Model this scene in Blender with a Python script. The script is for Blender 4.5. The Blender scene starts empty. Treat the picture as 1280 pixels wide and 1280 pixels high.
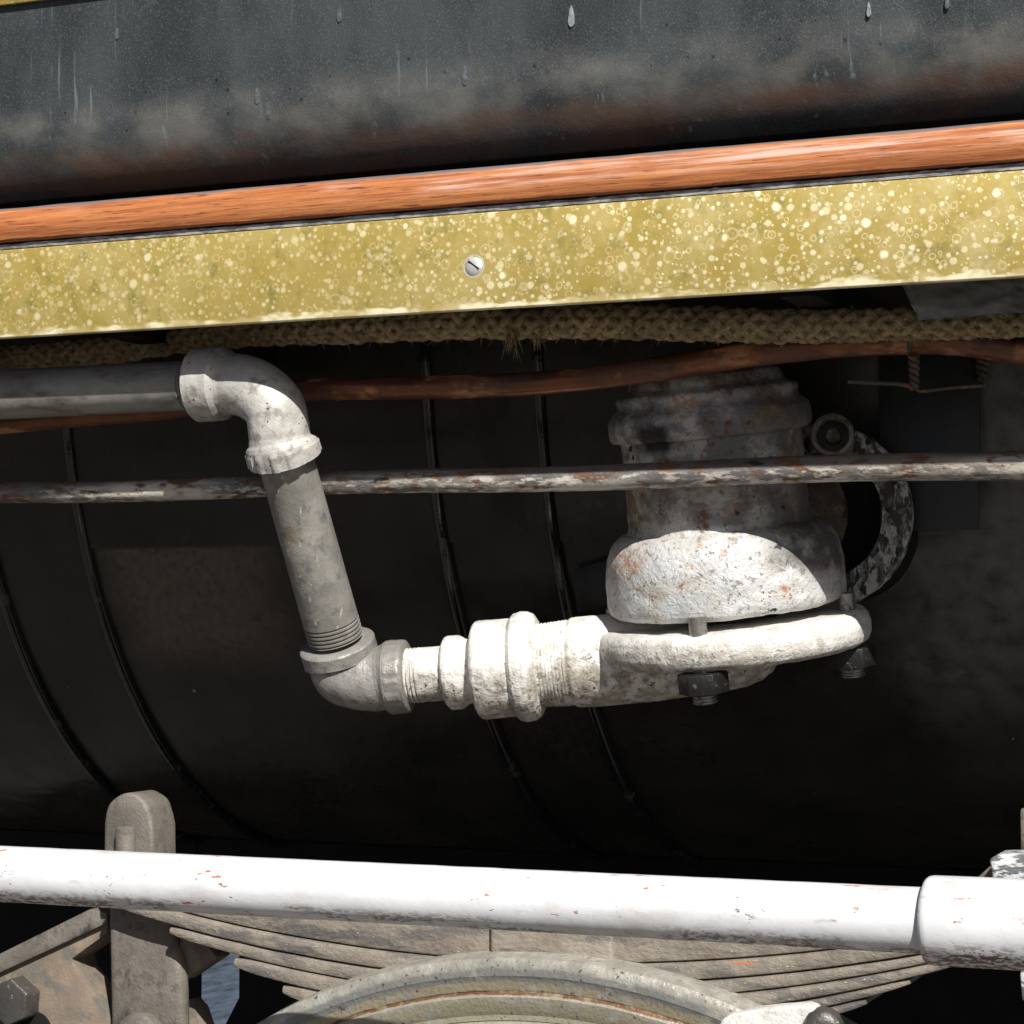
import bpy, bmesh, math, random
from mathutils import Vector, Matrix, noise

# ---------------------------------------------------------------- camera, light, exposure
# Work unit inside the builders: u = 0.5 mm.  y = 0 is the face of the brass strip, z = 0 is eye height.
S = 0.0005
GZ = 2055.0                                  # height of eye level above the ground, in u
FPX = 2800.0
scene = bpy.context.scene
random.seed(7)

def W(p):
    return Vector((p[0] * S, p[1] * S, (p[2] + GZ) * S))

yaw, pit = math.radians(22.8), math.atan(146 / FPX)
FW = Vector((-math.sin(yaw) * math.cos(pit), math.cos(yaw) * math.cos(pit), math.sin(pit)))
RT = Vector((math.cos(yaw), math.sin(yaw), 0))
UP = RT.cross(FW)
CAM = Vector((math.sin(yaw), -math.cos(yaw), 0)) * FPX

cam_data = bpy.data.cameras.new('camera')
cam = bpy.data.objects.new('camera', cam_data)
scene.collection.objects.link(cam)
scene.camera = cam
cam_data.sensor_width = 36
cam_data.lens = 36 * FPX / 1280
cam_data.clip_start = 0.02
cam_data.clip_end = 500
cam.matrix_world = Matrix.Translation(W(CAM)) @ Matrix((RT, UP, -FW)).transposed().to_4x4()

SUN = Vector((0.80, -1.0, 1.10)).normalized()   # towards the sun
sun_data = bpy.data.lights.new('sun', 'SUN')
sun_data.energy = 5.0
sun_data.angle = math.radians(0.53)
sun_data.color = (1.0, 0.975, 0.93)
sun = bpy.data.objects.new('sun', sun_data)
scene.collection.objects.link(sun)
sun.rotation_euler = (-SUN).to_track_quat('-Z', 'Y').to_euler()
sun.location = W((3000, -5000, 6000))

world = bpy.data.worlds.new('World')
scene.world = world
world.use_nodes = True
wt = world.node_tree
sky = wt.nodes.new('ShaderNodeTexSky')
sky.sky_type = 'NISHITA'
sky.sun_disc = False
sky.dust_density = 1.2
sky.air_density = 0.35
sky.ozone_density = 0.3
sky.sun_elevation = math.asin(SUN.z)
sky.sun_rotation = math.atan2(SUN.x, SUN.y)
bg = wt.nodes['Background']
bg.inputs['Strength'].default_value = 0.05
wt.links.new(sky.outputs[0], bg.inputs[0])

vs = scene.view_settings
vs.view_transform = 'Standard'
vs.look = 'None'
vs.gamma = 1
vs.use_curve_mapping = False
vs.exposure = 0.34

# ---------------------------------------------------------------- geometry helpers
def at(px, py, y):
    """point of the vertical plane at depth y seen at a photo position"""
    d = FW + RT * ((px - 640) / FPX) + UP * ((640 - py) / FPX)
    return CAM + d * ((y - CAM.y) / d.y)

def depth(p):
    return (Vector(p) - CAM).dot(FW)

def sz(px, p):
    """length in u of px photo pixels at p"""
    return px * depth(p) / FPX

class MB:
    def __init__(self):
        self.bm = bmesh.new()

    def sweep(self, path, radii, n=48, mod=None, cap=True, up=None):
        """tube along path; repeat a point with another radius for a step"""
        P = [Vector(p) for p in path]
        N = len(P)
        T = []
        for i in range(N):
            a = i
            while a > 0 and (P[a] - P[i]).length < 1e-3: a -= 1
            b = i
            while b < N - 1 and (P[b] - P[i]).length < 1e-3: b += 1
            T.append((P[b] - P[a]).normalized())
        ref = up or (Vector((0, 0, 1)) if abs(T[0].z) < 0.9 else Vector((0, -1, 0)))
        u = (ref - T[0] * ref.dot(T[0])).normalized()
        rings = []
        for i in range(N):
            u = (u - T[i] * u.dot(T[i])).normalized()
            v = T[i].cross(u)
            ring = []
            for k in range(n):
                t = 2 * math.pi * k / n
                r = radii[i] * (mod(i, t) if mod else 1)
                ring.append(self.bm.verts.new(P[i] + (u * math.cos(t) + v * math.sin(t)) * r))
            rings.append(ring)
        for i in range(N - 1):
            for k in range(n):
                self.bm.faces.new((rings[i][k], rings[i][(k + 1) % n], rings[i + 1][(k + 1) % n], rings[i + 1][k]))
        if cap:
            self.bm.faces.new(rings[0][::-1])
            self.bm.faces.new(rings[-1])
        return self

    def lathe(self, base, axis, prof, n=96, mod=None, cap=True):
        axis = Vector(axis).normalized()
        return self.sweep([Vector(base) + axis * h for h, r in prof], [r for h, r in prof], n, mod, cap, up=None) if False else self._lathe(base, axis, prof, n, mod, cap)

    def _lathe(self, base, axis, prof, n, mod, cap):
        ref = Vector((0, -1, 0)) if abs(axis.y) < 0.9 else Vector((0, 0, 1))
        u = (ref - axis * ref.dot(axis)).normalized()
        v = axis.cross(u)
        rings = []
        for i, (h, r) in enumerate(prof):
            rings.append([self.bm.verts.new(Vector(base) + axis * h + (u * math.cos(2 * math.pi * k / n) + v * math.sin(2 * math.pi * k / n)) * r * (mod(i, 2 * math.pi * k / n) if mod else 1)) for k in range(n)])
        for i in range(len(rings) - 1):
            for k in range(n):
                self.bm.faces.new((rings[i][k], rings[i][(k + 1) % n], rings[i + 1][(k + 1) % n], rings[i + 1][k]))
        if cap:
            self.bm.faces.new(rings[0][::-1])
            self.bm.faces.new(rings[-1])
        return self

    def prism(self, pts, thick, direction=(0, 1, 0)):
        d = Vector(direction) * thick
        a = [self.bm.verts.new(Vector(p)) for p in pts]
        b = [self.bm.verts.new(Vector(p) + d) for p in pts]
        n = len(a)
        self.bm.faces.new(a)
        self.bm.faces.new(b[::-1])
        for i in range(n):
            self.bm.faces.new((a[i], b[i], b[(i + 1) % n], a[(i + 1) % n]))
        return self

    def plate(self, px, y, thick):
        return self.prism([at(a, b, y) for a, b in px], thick)

    def box(self, x0, x1, y0, y1, z0, z1):
        return self.prism([(x0, y0, z0), (x1, y0, z0), (x1, y0, z1), (x0, y0, z1)], y1 - y0)

    def extrude_x(self, prof, x0, x1, nx=1, closed=True, wob=0):
        """profile of (y, z) swept along x"""
        rows = []
        for i in range(nx + 1):
            x = x0 + (x1 - x0) * i / nx
            rows.append([self.bm.verts.new((x, y, z)) for y, z in prof])
        n = len(prof)
        for i in range(nx):
            for k in range(n if closed else n - 1):
                self.bm.faces.new((rows[i][k], rows[i + 1][k], rows[i + 1][(k + 1) % n], rows[i][(k + 1) % n]))
        if closed:
            self.bm.faces.new(rows[0])
            self.bm.faces.new(rows[-1][::-1])
        return self

    def build(self, name, m, parent=None, base=None, bevel=0, seg=2, rough=0, rscale=40, sharp=38, subdiv=0, kind=None):
        bm = self.bm
        bmesh.ops.recalc_face_normals(bm, faces=bm.faces)
        if bevel:
            ed = [e for e in bm.edges if len(e.link_faces) == 2 and e.calc_face_angle(0) > math.radians(28)]
            bmesh.ops.bevel(bm, geom=ed, offset=bevel, offset_type='OFFSET', segments=seg, profile=0.5, affect='EDGES', clamp_overlap=True)
        if subdiv:
            bmesh.ops.subdivide_edges(bm, edges=bm.edges, cuts=subdiv, use_grid_fill=True)
        if rough:
            bm.normal_update()
            for v in bm.verts:
                q = v.co / rscale
                v.co += v.normal * rough * (noise.noise(q) + 0.5 * noise.noise(q * 2.7))
        b = Vector(base) if base is not None else (Vector(parent['base_u']) if parent is not None and 'base_u' in parent else Vector((0, 0, 0)))
        for v in bm.verts:
            v.co = (v.co - b) * S
        bm.normal_update()
        for f in bm.faces: f.smooth = True
        for e in bm.edges:
            if len(e.link_faces) == 2 and e.calc_face_angle(0) > math.radians(sharp): e.smooth = False
        me = bpy.data.meshes.new(name)
        bm.to_mesh(me)
        bm.free()
        me.materials.append(m)
        o = bpy.data.objects.new(name, me)
        scene.collection.objects.link(o)
        if parent is not None: o.parent = parent
        else: o.location = W(b)
        if kind: o['kind'] = kind
        return o

def tag(o, label, cat, group=None):
    o['label'] = label
    o['category'] = cat
    if group: o['group'] = group
    return o

BASES = {}
def thing(name, label, cat, base, group=None):
    o = bpy.data.objects.new(name, None)
    o.empty_display_size = 0.02
    scene.collection.objects.link(o)
    o.location = W(base)
    o['base_u'] = tuple(float(c) for c in base)
    tag(o, label, cat, group)
    return o

def sub(parent, child_of_thing):
    """sub-part builders use the thing's base; a part sits at its thing's origin"""
    child_of_thing.parent = parent
    return child_of_thing

def bez(pts, n=60):
    """Catmull-Rom through pts"""
    P = [Vector(p) for p in pts]
    P = [P[0] * 2 - P[1]] + P + [P[-1] * 2 - P[-2]]
    out = []
    segs = len(P) - 3
    for s in range(segs):
        p0, p1, p2, p3 = P[s:s + 4]
        m = max(2, n // segs)
        for i in range(m):
            t = i / m
            out.append(0.5 * ((2 * p1) + (p2 - p0) * t + (2 * p0 - 5 * p1 + 4 * p2 - p3) * t * t + (3 * p1 - p0 - 3 * p2 + p3) * t ** 3))
    out.append(P[-2])
    return out

def lerp_list(keys, t):
    for (a, b) in zip(keys, keys[1:]):
        if a[0] <= t <= b[0]:
            return a[1] + (b[1] - a[1]) * ((t - a[0]) / max(1e-6, b[0] - a[0]))
    return keys[-1][1] if t > keys[-1][0] else keys[0][1]

# ---------------------------------------------------------------- materials
class NT:
    def __init__(self, name):
        self.m = bpy.data.materials.new(name)
        self.m.use_nodes = True
        self.t = self.m.node_tree
        self.b = self.t.nodes['Principled BSDF']
        tc = self.t.nodes.new('ShaderNodeTexCoord')
        mp = self.t.nodes.new('ShaderNodeMapping')
        mp.inputs['Scale'].default_value = (1 / S,) * 3
        self.t.links.new(tc.outputs['Object'], mp.inputs[0])
        self.co = mp.outputs[0]
        self.seed = random.uniform(0, 500)

    def link(self, a, b): self.t.links.new(a, b)

    def val(self, sock, v):
        if hasattr(v, 'is_linked') or hasattr(v, 'links'): self.link(v, sock)
        else: sock.default_value = v

    def math(self, op, a, b=0.0, clamp=False):
        n = self.t.nodes.new('ShaderNodeMath')
        n.operation = op
        n.use_clamp = clamp
        self.val(n.inputs[0], a)
        self.val(n.inputs[1], b)
        return n.outputs[0]

    def scaled(self, size, st=(1, 1, 1)):
        mp = self.t.nodes.new('ShaderNodeMapping')
        mp.inputs['Scale'].default_value = tuple(1 / (size * s) for s in st)
        self.seed += 17.3
        mp.inputs['Location'].default_value = (self.seed, self.seed * .37, self.seed * .71)
        self.link(self.co, mp.inputs[0])
        return mp.outputs[0]

    def noise(self, size, detail=4, rough=.55, st=(1, 1, 1), dist=0):
        n = self.t.nodes.new('ShaderNodeTexNoise')
        n.inputs['Scale'].default_value = 1
        n.inputs['Detail'].default_value = detail
        n.inputs['Roughness'].default_value = rough
        n.inputs['Distortion'].default_value = dist
        self.link(self.scaled(size, st), n.inputs['Vector'])
        return n.outputs['Fac']

    def ramp(self, v, lo, hi):
        n = self.t.nodes.new('ShaderNodeMapRange')
        n.interpolation_type = 'SMOOTHSTEP'
        self.val(n.inputs['Value'], v)
        if lo <= hi:
            a, b, c, d = lo, hi, 0, 1
        else:
            a, b, c, d = hi, lo, 1, 0
        for i, q in zip((1, 2, 3, 4), (a, b, c, d)): n.inputs[i].default_value = q
        return n.outputs[0]

    def axis(self, k):
        n = self.t.nodes.new('ShaderNodeSeparateXYZ')
        self.link(self.co, n.inputs[0])
        return n.outputs[k]

    def spots(self, size, lo=.05, hi=.45, ring=False, st=(1, 1, 1), keep=.5, soft=.85):
        """round spots of random radius at random places"""
        v = self.t.nodes.new('ShaderNodeTexVoronoi')
        v.inputs['Scale'].default_value = 1
        v.inputs['Randomness'].default_value = .9
        wn = self.t.nodes.new('ShaderNodeTexNoise')
        wn.inputs['Scale'].default_value = 2.6
        wn.inputs['Detail'].default_value = 2
        vec = self.scaled(size, st)
        self.link(vec, wn.inputs['Vector'])
        wm = self.t.nodes.new('ShaderNodeVectorMath')
        wm.operation = 'MULTIPLY_ADD'
        self.link(wn.outputs['Color'], wm.inputs[0])
        wm.inputs[1].default_value = (.17, .17, .17)
        self.link(vec, wm.inputs[2])
        self.link(wm.outputs[0], v.inputs['Vector'])
        s = self.t.nodes.new('ShaderNodeSeparateColor')
        self.link(v.outputs['Color'], s.inputs[0])
        on = self.math('GREATER_THAN', s.outputs[1], 1 - keep)
        rad = self.math('MULTIPLY_ADD', s.outputs[0], hi - lo)
        rad.node.inputs[2].default_value = lo
        q = self.math('DIVIDE', v.outputs['Distance'], rad)
        m = self.ramp(q, 1.05, soft)
        if ring:
            m = self.math('MULTIPLY', m, self.ramp(q, .5, .85))
        return self.math('MULTIPLY', m, on)

    def mix(self, f, a, b):
        n = self.t.nodes.new('ShaderNodeMix')
        n.data_type = 'RGBA'
        self.val(n.inputs[0], f)
        for i, c in ((6, a), (7, b)):
            if isinstance(c, tuple): n.inputs[i].default_value = c + (1,)
            else: self.link(c, n.inputs[i])
        return n.outputs[2]

    def mixf(self, f, a, b):
        n = self.t.nodes.new('ShaderNodeMix')
        self.val(n.inputs[0], f)
        self.val(n.inputs[2], a)
        self.val(n.inputs[3], b)
        return n.outputs[0]

    def mul(self, *a):
        o = a[0]
        for x in a[1:]: o = self.math('MULTIPLY', o, x)
        return o

    def done(self, color, rough, metal=0.0, bumps=(), spec=.5, coat=0.0):
        self.val(self.b.inputs['Base Color'], color + (1,) if isinstance(color, tuple) else color)
        self.val(self.b.inputs['Roughness'], rough)
        self.val(self.b.inputs['Metallic'], metal)
        self.b.inputs['Specular IOR Level'].default_value = spec
        self.b.inputs['Coat Weight'].default_value = coat
        prev = None
        for h, d in bumps:
            n = self.t.nodes.new('ShaderNodeBump')
            n.inputs['Strength'].default_value = 1
            n.inputs['Distance'].default_value = d * S
            self.link(h, n.inputs['Height'])
            if prev is not None: self.link(prev, n.inputs['Normal'])
            prev = n.outputs[0]
        if prev is not None: self.link(prev, self.b.inputs['Normal'])
        return self.m

def mat_layers(name, base, rough=.5, metal=0., layers=(), bumps=(), spec=.5, vary=.12, vsize=60, coat=0.):
    """layers: (colour, roughness, [mask specs]); spec = ('n', size, lo, hi, stretch) | ('z', lo, hi) | ('x', lo, hi) | ('s', size, lo, hi, keep)"""
    t = NT(name)
    v = t.noise(vsize, 5, .65)
    dark = tuple(c * (1 - vary * 2) for c in base)
    lite = tuple(min(1, c * (1 + vary)) for c in base)
    col = t.mix(t.ramp(v, .32, .68), dark, lite)
    ro = rough
    me = metal
    hts = []
    for L in layers:
        c, r, specs = L[:3]
        mm = None
        for s in specs:
            if s[0] == 'n': k = t.ramp(t.noise(s[1], 6, .62, s[4] if len(s) > 4 else (1, 1, 1)), s[2], s[3])
            elif s[0] == 's': k = t.spots(s[1], s[2], s[3], keep=s[4])
            else: k = t.ramp(t.axis('xyz'.index(s[0])), s[1], s[2])
            mm = k if mm is None else t.mul(mm, k)
        col = t.mix(mm, col, c)
        ro = t.mixf(mm, ro, r)
        if metal: me = t.mixf(mm, me, 0.0)
        if len(L) > 3: hts.append((mm, L[3]))
    b = [(t.noise(s, d, .6, st), h) for s, d, st, h in [(q + ((1, 1, 1),) if len(q) == 3 else (q[0], q[1], q[3], q[2])) [:4] if len(q) == 4 else (q[0], q[1], (1, 1, 1), q[2]) for q in bumps]]
    return t.done(col, ro, me, b + hts, spec, coat)

RUST = (.16, .055, .022)
DARKPIT = (.045, .04, .036)
LONG = (6, 1, 1)

M = {}
M['galv'] = mat_layers('galvanised pipe', (.29, .275, .245), .5, .25, [
    ((.13, .125, .12), .6, [('n', 26, .5, .68)]), ((.30, .29, .25), .5, [('n', 5, .62, .72)]),
    ((.46, .44, .40), .45, [('n', 7, .62, .70, (1, 1, 7))]), ((.06, .055, .05), .7, [('n', 5, .66, .72)]), ((.2, .16, .09), .7, [('n', 60, .58, .75)])],
    [(2.5, 3, .5), (14, 3, .8)], vary=.15)
M['galv_dark'] = mat_layers('dull grey pipe', (.30, .285, .255), .42, .2, [
    ((.10, .09, .08), .5, [('n', 30, .5, .7, (3, 1, 1))]), ((.42, .40, .36), .4, [('n', 8, .66, .74, LONG)]),
    ((.04, .035, .03), .7, [('n', 6, .68, .74)])], [(3, 3, .4), (20, 3, .5)])
M['elbow'] = mat_layers('cast elbow', (.52, .50, .46), .5, .1, [
    ((.28, .26, .23), .6, [('n', 22, .52, .66)]), ((.04, .04, .035), .8, [('n', 7, .66, .72)]),
    ((.05, .05, .045), .8, [('s', 7, .02, .25, .3)])], [(3, 3, .6), (12, 3, .8)])
M['elbow_grey'] = mat_layers('grey cast elbow', (.33, .315, .29), .45, .3, [
    ((.19, .18, .17), .55, [('n', 24, .48, .64)]), ((.06, .055, .05), .7, [('n', 7, .68, .74)]),
    ((.36, .25, .16), .7, [('n', 30, .64, .78)])], [(3, 3, .8), (12, 3, 1.2)])
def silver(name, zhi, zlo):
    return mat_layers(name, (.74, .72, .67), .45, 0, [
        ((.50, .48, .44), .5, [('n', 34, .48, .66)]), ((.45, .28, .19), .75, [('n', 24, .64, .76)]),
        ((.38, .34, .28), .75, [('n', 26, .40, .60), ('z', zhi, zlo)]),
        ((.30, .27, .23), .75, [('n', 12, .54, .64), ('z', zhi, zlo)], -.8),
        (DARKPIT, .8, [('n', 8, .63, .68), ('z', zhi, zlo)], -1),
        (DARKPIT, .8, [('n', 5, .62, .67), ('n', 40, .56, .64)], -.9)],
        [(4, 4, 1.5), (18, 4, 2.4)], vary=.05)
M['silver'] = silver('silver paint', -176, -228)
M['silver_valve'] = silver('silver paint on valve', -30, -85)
M['silver_rough'] = mat_layers('peeling silver paint', (.72, .70, .65), .5, 0, [
    ((.60, .55, .48), .6, [('n', 34, .5, .7)]), ((.45, .22, .13), .75, [('n', 36, .64, .72)]),
    ((.33, .29, .24), .75, [('n', 12, .52, .64)], -1), (DARKPIT, .8, [('n', 7, .60, .66)], -1.2)],
    [(6, 4, 2.5), (16, 4, 5)], vary=.06)
M['valve_body'] = mat_layers('stained and shaded silver paint', (.62, .62, .61), .5, .1, [
    ((.17, .17, .165), .55, [('z', 98, 112)]), ((.25, .25, .245), .5, [('z', 102, 116), ('n', 50, .44, .6)]), ((.20, .14, .08), .7, [('n', 70, .44, .64), ('z', 70, 110)]), ((.16, .08, .04), .8, [('n', 14, .52, .64), ('z', 60, 110)]), ((.50, .47, .42), .7, [('n', 50, .46, .62)]), ((.42, .23, .13), .75, [('n', 34, .60, .70)]), ((.24, .20, .16), .8, [('n', 7, .60, .66), ('n', 50, .48, .6)], -1), ((.36, .31, .25), .75, [('n', 10, .58, .68)], -.8),  # upper body darkened in the colour for its shade, then grime and rust
    ((.13, .12, .11), .7, [('n', 40, .30, .56), ('x', 70, 128), ('z', 34, 60)]), ((.02, .019, .019), .6, [('n', 16, .36, .42), ('x', -80, -66), ('x', -22, -36), ('z', 196, 210), ('z', 246, 230)], -.8), ((.46, .27, .18), .75, [('n', 14, .44, .62), ('x', -132, -118), ('x', -62, -80), ('z', 34, 46), ('z', 82, 68)]), ((.025, .024, .024), .6, [('n', 34, .66, .68)], -.8), ((.04, .03, .02), .8, [('n', 6, .64, .7)])],  # dirt and painted shade on the right shoulder, then single stains
    [(5, 4, 1.8), (18, 4, 2.6)], vary=.08)
M['neck'] = mat_layers('grimy cast iron', (.08, .065, .045), .7, 0, [
    ((.17, .12, .07), .8, [('n', 18, .5, .66)]), ((.02, .017, .013), .8, [('n', 24, .55, .66)])], [(6, 4, 2.5)])
M['neck_light'] = mat_layers('grimy cast boss', (.20, .18, .15), .6, 0, [((.10, .07, .04), .8, [('n', 18, .5, .62)]), ((.32, .31, .28), .6, [('n', 10, .6, .7)])], [(6, 4, 1.5)])
M['flange_peel'] = mat_layers('flaking paint', (.06, .058, .05), .6, 0, [
    ((.52, .51, .48), .6, [('n', 16, .45, .52, (1, 1, 2.6))], 1.5), ((.22, .22, .20), .7, [('n', 12, .50, .60)]), ((.03, .03, .028), .7, [('n', 9, .56, .6, (1, 1, 2))]),
    ((.13, .10, .015), .7, [('n', 60, .6, .7)])], [(5, 4, 2)])
M['bolt'] = mat_layers('black bolt', (.020, .020, .019), .4, .4, [((.09, .08, .07), .5, [('n', 10, .6, .7)])], [(5, 3, .8)])
M['stud'] = mat_layers('bright stud', (.35, .33, .30), .35, .8, [((.10, .08, .06), .6, [('n', 8, .5, .62)])], [(3, 3, .5)])
M['rod'] = mat_layers('worn iron rod', (.15, .145, .14), .45, .15, [
    ((.62, .57, .49), .45, [('n', 60, .44, .60, (6, 1, 1)), ('z', 16, 4)]),  # paler lower half: the sunlit stripe put into the colour
    ((.20, .17, .14), .5, [('n', 34, .46, .6, LONG)]), ((.15, .075, .04), .8, [('n', 12, .50, .60, (3, 1, 1))], -.4),
    ((.025, .024, .024), .5, [('n', 30, .62, .65, (4, 1, 1))], -.4), ((.58, .53, .45), .4, [('n', 7, .47, .60, (3, 1, 1)), ('n', 90, .42, .56, (3, 1, 1)), ('z', 5, -2)])], [(4, 4, .8)])  # last layer: worn paint flakes, kept low to brighten the sunlit stripe
M['white'] = mat_layers('white rod paint', (.73, .74, .755), .32, 0, [
    ((.58, .56, .55), .45, [('n', 60, .5, .7, (3, 1, 1))]), ((.46, .43, .41), .5, [('n', 16, .56, .70, (3, 1, 1)), ('n', 120, .46, .60)]),
    ((.50, .13, .05), .7, [('n', 13, .62, .66, (2.5, 1, 1)), ('n', 150, .48, .6)], -.5),
    ((.20, .10, .09), .7, [('n', 5, .46, .54, (2, 1, 1)), ('n', 90, .44, .56, (2, 1, 1)), ('z', -12, -33)], -.6),
    ((.05, .05, .055), .7, [('n', 4, .60, .64, (1.6, 1, 1)), ('n', 70, .55, .64), ('z', 26, 6)], -.4)],
    [(60, 2, 1.2), (7, 3, .25)], vary=.02, coat=.15)
M['copper'] = mat_layers('dull copper', (.24, .10, .052), .36, .75, [
    ((.13, .055, .03), .6, [('n', 60, .46, .62, (2, 1, 1))]), ((.05, .035, .03), .7, [('n', 40, .56, .72, (1.6, 1, 1))]),
    ((.46, .20, .085), .4, [('n', 40, .54, .66, (2, 1, 1))])], [(26, 3, 1.2)])
M['wire'] = mat_layers('old tie wire', (.09, .075, .06), .6, .3, [((.20, .09, .04), .8, [('n', 12, .5, .6)])], [])
M['plate'] = mat_layers('black steel plate', (.022, .025, .026), .5, 0, [
    ((.06, .065, .065), .5, [('n', 6, .68, .72, (1, 1, 3))]), ((.035, .035, .033), .6, [('n', 60, .5, .7)])], [(30, 3, .8)])
M['canvas'] = mat_layers('grey canvas', (.42, .41, .38), .85, 0, [((.26, .255, .235), .9, [('n', 24, .5, .66)])], [(3, 2, .5)])
M['leaf'] = mat_layers('grimy spring steel', (.25, .215, .175), .62, 0, [
    ((.13, .12, .11), .5, [('n', 44, .48, .62, (2.5, 1, .6))]), ((.40, .38, .35), .6, [('n', 5, .60, .68, (2, 1, 1))], .8),
    ((.42, .16, .06), .8, [('n', 30, .66, .71, (5, 1, 1))]), ((.06, .055, .05), .7, [('n', 7, .66, .72)])],
    [(5, 4, 2.2, (2, 1, 1)), (30, 3, 2)])
M['hanger'] = mat_layers('grimy forged iron', (.175, .155, .13), .6, .1, [
    ((.045, .04, .036), .45, [('n', 60, .54, .68, (1, 1, 2))]), ((.11, .095, .08), .7, [('n', 16, .5, .66)]), ((.26, .24, .21), .6, [('n', 5, .66, .72)])], [(4, 4, 1.2), (22, 3, 1.4)])
M['bracket'] = mat_layers('dusty frame iron', (.22, .17, .125), .75, 0, [
    ((.13, .12, .10), .8, [('n', 34, .46, .64)]), ((.24, .11, .05), .8, [('n', 24, .62, .74)])], [(5, 4, 1)])
M['nut'] = mat_layers('oily nut', (.10, .095, .085), .38, .4, [((.22, .21, .19), .4, [('n', 8, .62, .7)])], [(6, 4, 1.2)])
M['scraped'] = mat_layers('scraped painted iron', (.62, .62, .60), .5, 0, [
    ((.13, .145, .15), .5, [('n', 12, .46, .54, (2.5, 1, .7))], -.8)], [(6, 4, 1.4)])

def wheel_mat():
    t = NT('grimy wheel steel')
    x, z = t.axis(0), t.axis(2)
    r = t.math('POWER', t.math('ADD', t.mul(x, x), t.mul(z, z)), .5)
    n = t.noise(40, 5)
    col = t.mix(t.ramp(t.noise(24, 6, .65), .4, .65), (.33, .31, .27), (.45, .43, .38))
    j = t.math('ADD', r, t.math('MULTIPLY', n, 10))
    # baked-on grease bands run round the face
    for r0, w, c in ((793, 12, (.22, .22, .205)), (776, 12, (.36, .31, .21)), (771, 3, (.17, .09, .05)), (748, 20, (.34, .31, .22)), (712, 10, (.46, .44, .42)), (690, 12, (.36, .28, .23))):
        d = t.math('ABSOLUTE', t.math('SUBTRACT', j, r0 + 5))
        col = t.mix(t.mul(t.ramp(d, w, w * .5), t.ramp(t.noise(30, 5), .28, .5)), col, c)
    col = t.mix(t.ramp(t.noise(7, 5), .62, .7), col, (.09, .08, .065))
    return t.done(col, t.mixf(t.ramp(n, .4, .6), .28, .5), .25, [(t.noise(6, 4), 1.3), (t.noise(30, 3), 1.5)])
M['wheel'] = wheel_mat()

def brass_mat():
    t = NT('spotted brass')
    col = t.mix(t.ramp(t.noise(110, 5, .6), .35, .66), (.56, .41, .095), (.66, .51, .17))
    col = t.mix(t.ramp(t.noise(30, 6, .7), .5, .7), col, (.40, .325, .085))
    pale = (.88, .81, .56)
    x = t.axis(0)
    dens = t.ramp(t.math('ADD', t.noise(150, 3), t.math('MULTIPLY', x, .0004)), .34, .66)  # water spots strengthen rightward, painting in the sheen of that end
    s1 = t.spots(22, .08, .36, keep=.5, soft=.5)
    s2 = t.spots(12, .10, .42, keep=.5, soft=.45)
    s3 = t.spots(13, .16, .48, ring=True, keep=.7)
    s4 = t.spots(27, .10, .36, ring=True, keep=.5)
    s5 = t.spots(6, .15, .5, keep=.8, soft=.3)
    s6 = t.spots(9, .1, .48, keep=.6, soft=.35)
    s8 = t.spots(14, .12, .46, keep=.6, soft=.6)
    s7 = t.mul(t.spots(40, .06, .26, keep=.5, soft=.5), t.ramp(t.noise(60, 2), .3, .5))
    film = t.mul(t.ramp(t.math('ADD', t.noise(90, 6, .75), t.math('MULTIPLY', x, .00008)), .46, .70), .22)  # pale film, raised slightly rightward for the same sheen
    a = t.math('MAXIMUM', t.math('MULTIPLY', s5, .45), film)
    for s, k in ((s2, .72), (s3, .42), (s4, .34), (s1, .95), (s6, .68), (s7, .85), (s8, .6)):
        a = t.math('MAXIMUM', a, t.math('MULTIPLY', s, k))
    a = t.math('MULTIPLY', a, t.mixf(dens, .55, 1))
    # lime deposit dried along the lower edge
    low = t.math('ADD', t.axis(2), t.math('MULTIPLY', t.noise(15, 3, .5, (2.2, 1, 1)), -30))
    edge = t.mul(t.ramp(low, -5, -12), t.mixf(t.ramp(t.noise(40, 4, .6, (1.6, 1, 1)), .42, .6), .25, .95))
    a = t.math('MAXIMUM', a, edge)
    col = t.mix(a, col, pale)
    return t.done(col, t.mixf(a, .45, .6), t.mixf(a, .5, .05), [(a, .3), (t.noise(160, 2), 3)])
M['brass'] = brass_mat()

def wood_mat():
    t = NT('varnished hardwood')
    g = t.noise(7, 8, .7, (34, 1, 1), .3)
    col = t.mix(t.ramp(g, .34, .66), (.38, .115, .045), (.66, .26, .092))
    col = t.mix(t.ramp(t.noise(2.2, 4, .7, (22, 1, 1)), .56, .66), col, (.19, .055, .03))
    worn = t.mul(t.ramp(t.noise(9, 6, .65, (30, 1, 1)), .42, .62), t.ramp(t.math('ADD', t.noise(240, 3), t.math('MULTIPLY', t.axis(0), .0002)), .34, .56), t.ramp(t.axis(2), 14, 24), t.ramp(t.axis(2), 46, 38))
    col = t.mix(worn, col, (.78, .50, .40))
    top = t.math('ADD', t.axis(2), t.math('MULTIPLY', t.noise(24, 5, .7, (5, 1, 1)), 12))
    col = t.mix(t.ramp(top, 49, 52), col, (.20, .16, .15))
    col = t.mix(t.ramp(top, 11, 8.5), col, (.21, .05, .02))
    return t.done(col, t.mixf(worn, .33, .55), 0, [(g, .8), (t.noise(3, 4, .6, (14, 1, 1)), .4)], coat=.1)
M['wood'] = wood_mat()

def edge_mat():
    t = NT('grey edge sheet')
    col = t.mix(t.ramp(t.noise(6, 5, .7, (5, 1, 1)), .42, .6), (.42, .41, .40), (.15, .14, .14))
    return t.done(col, .5, .2, [(t.noise(5, 4, .6, (3, 1, 1)), 1)])
M['edge'] = edge_mat()

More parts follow.
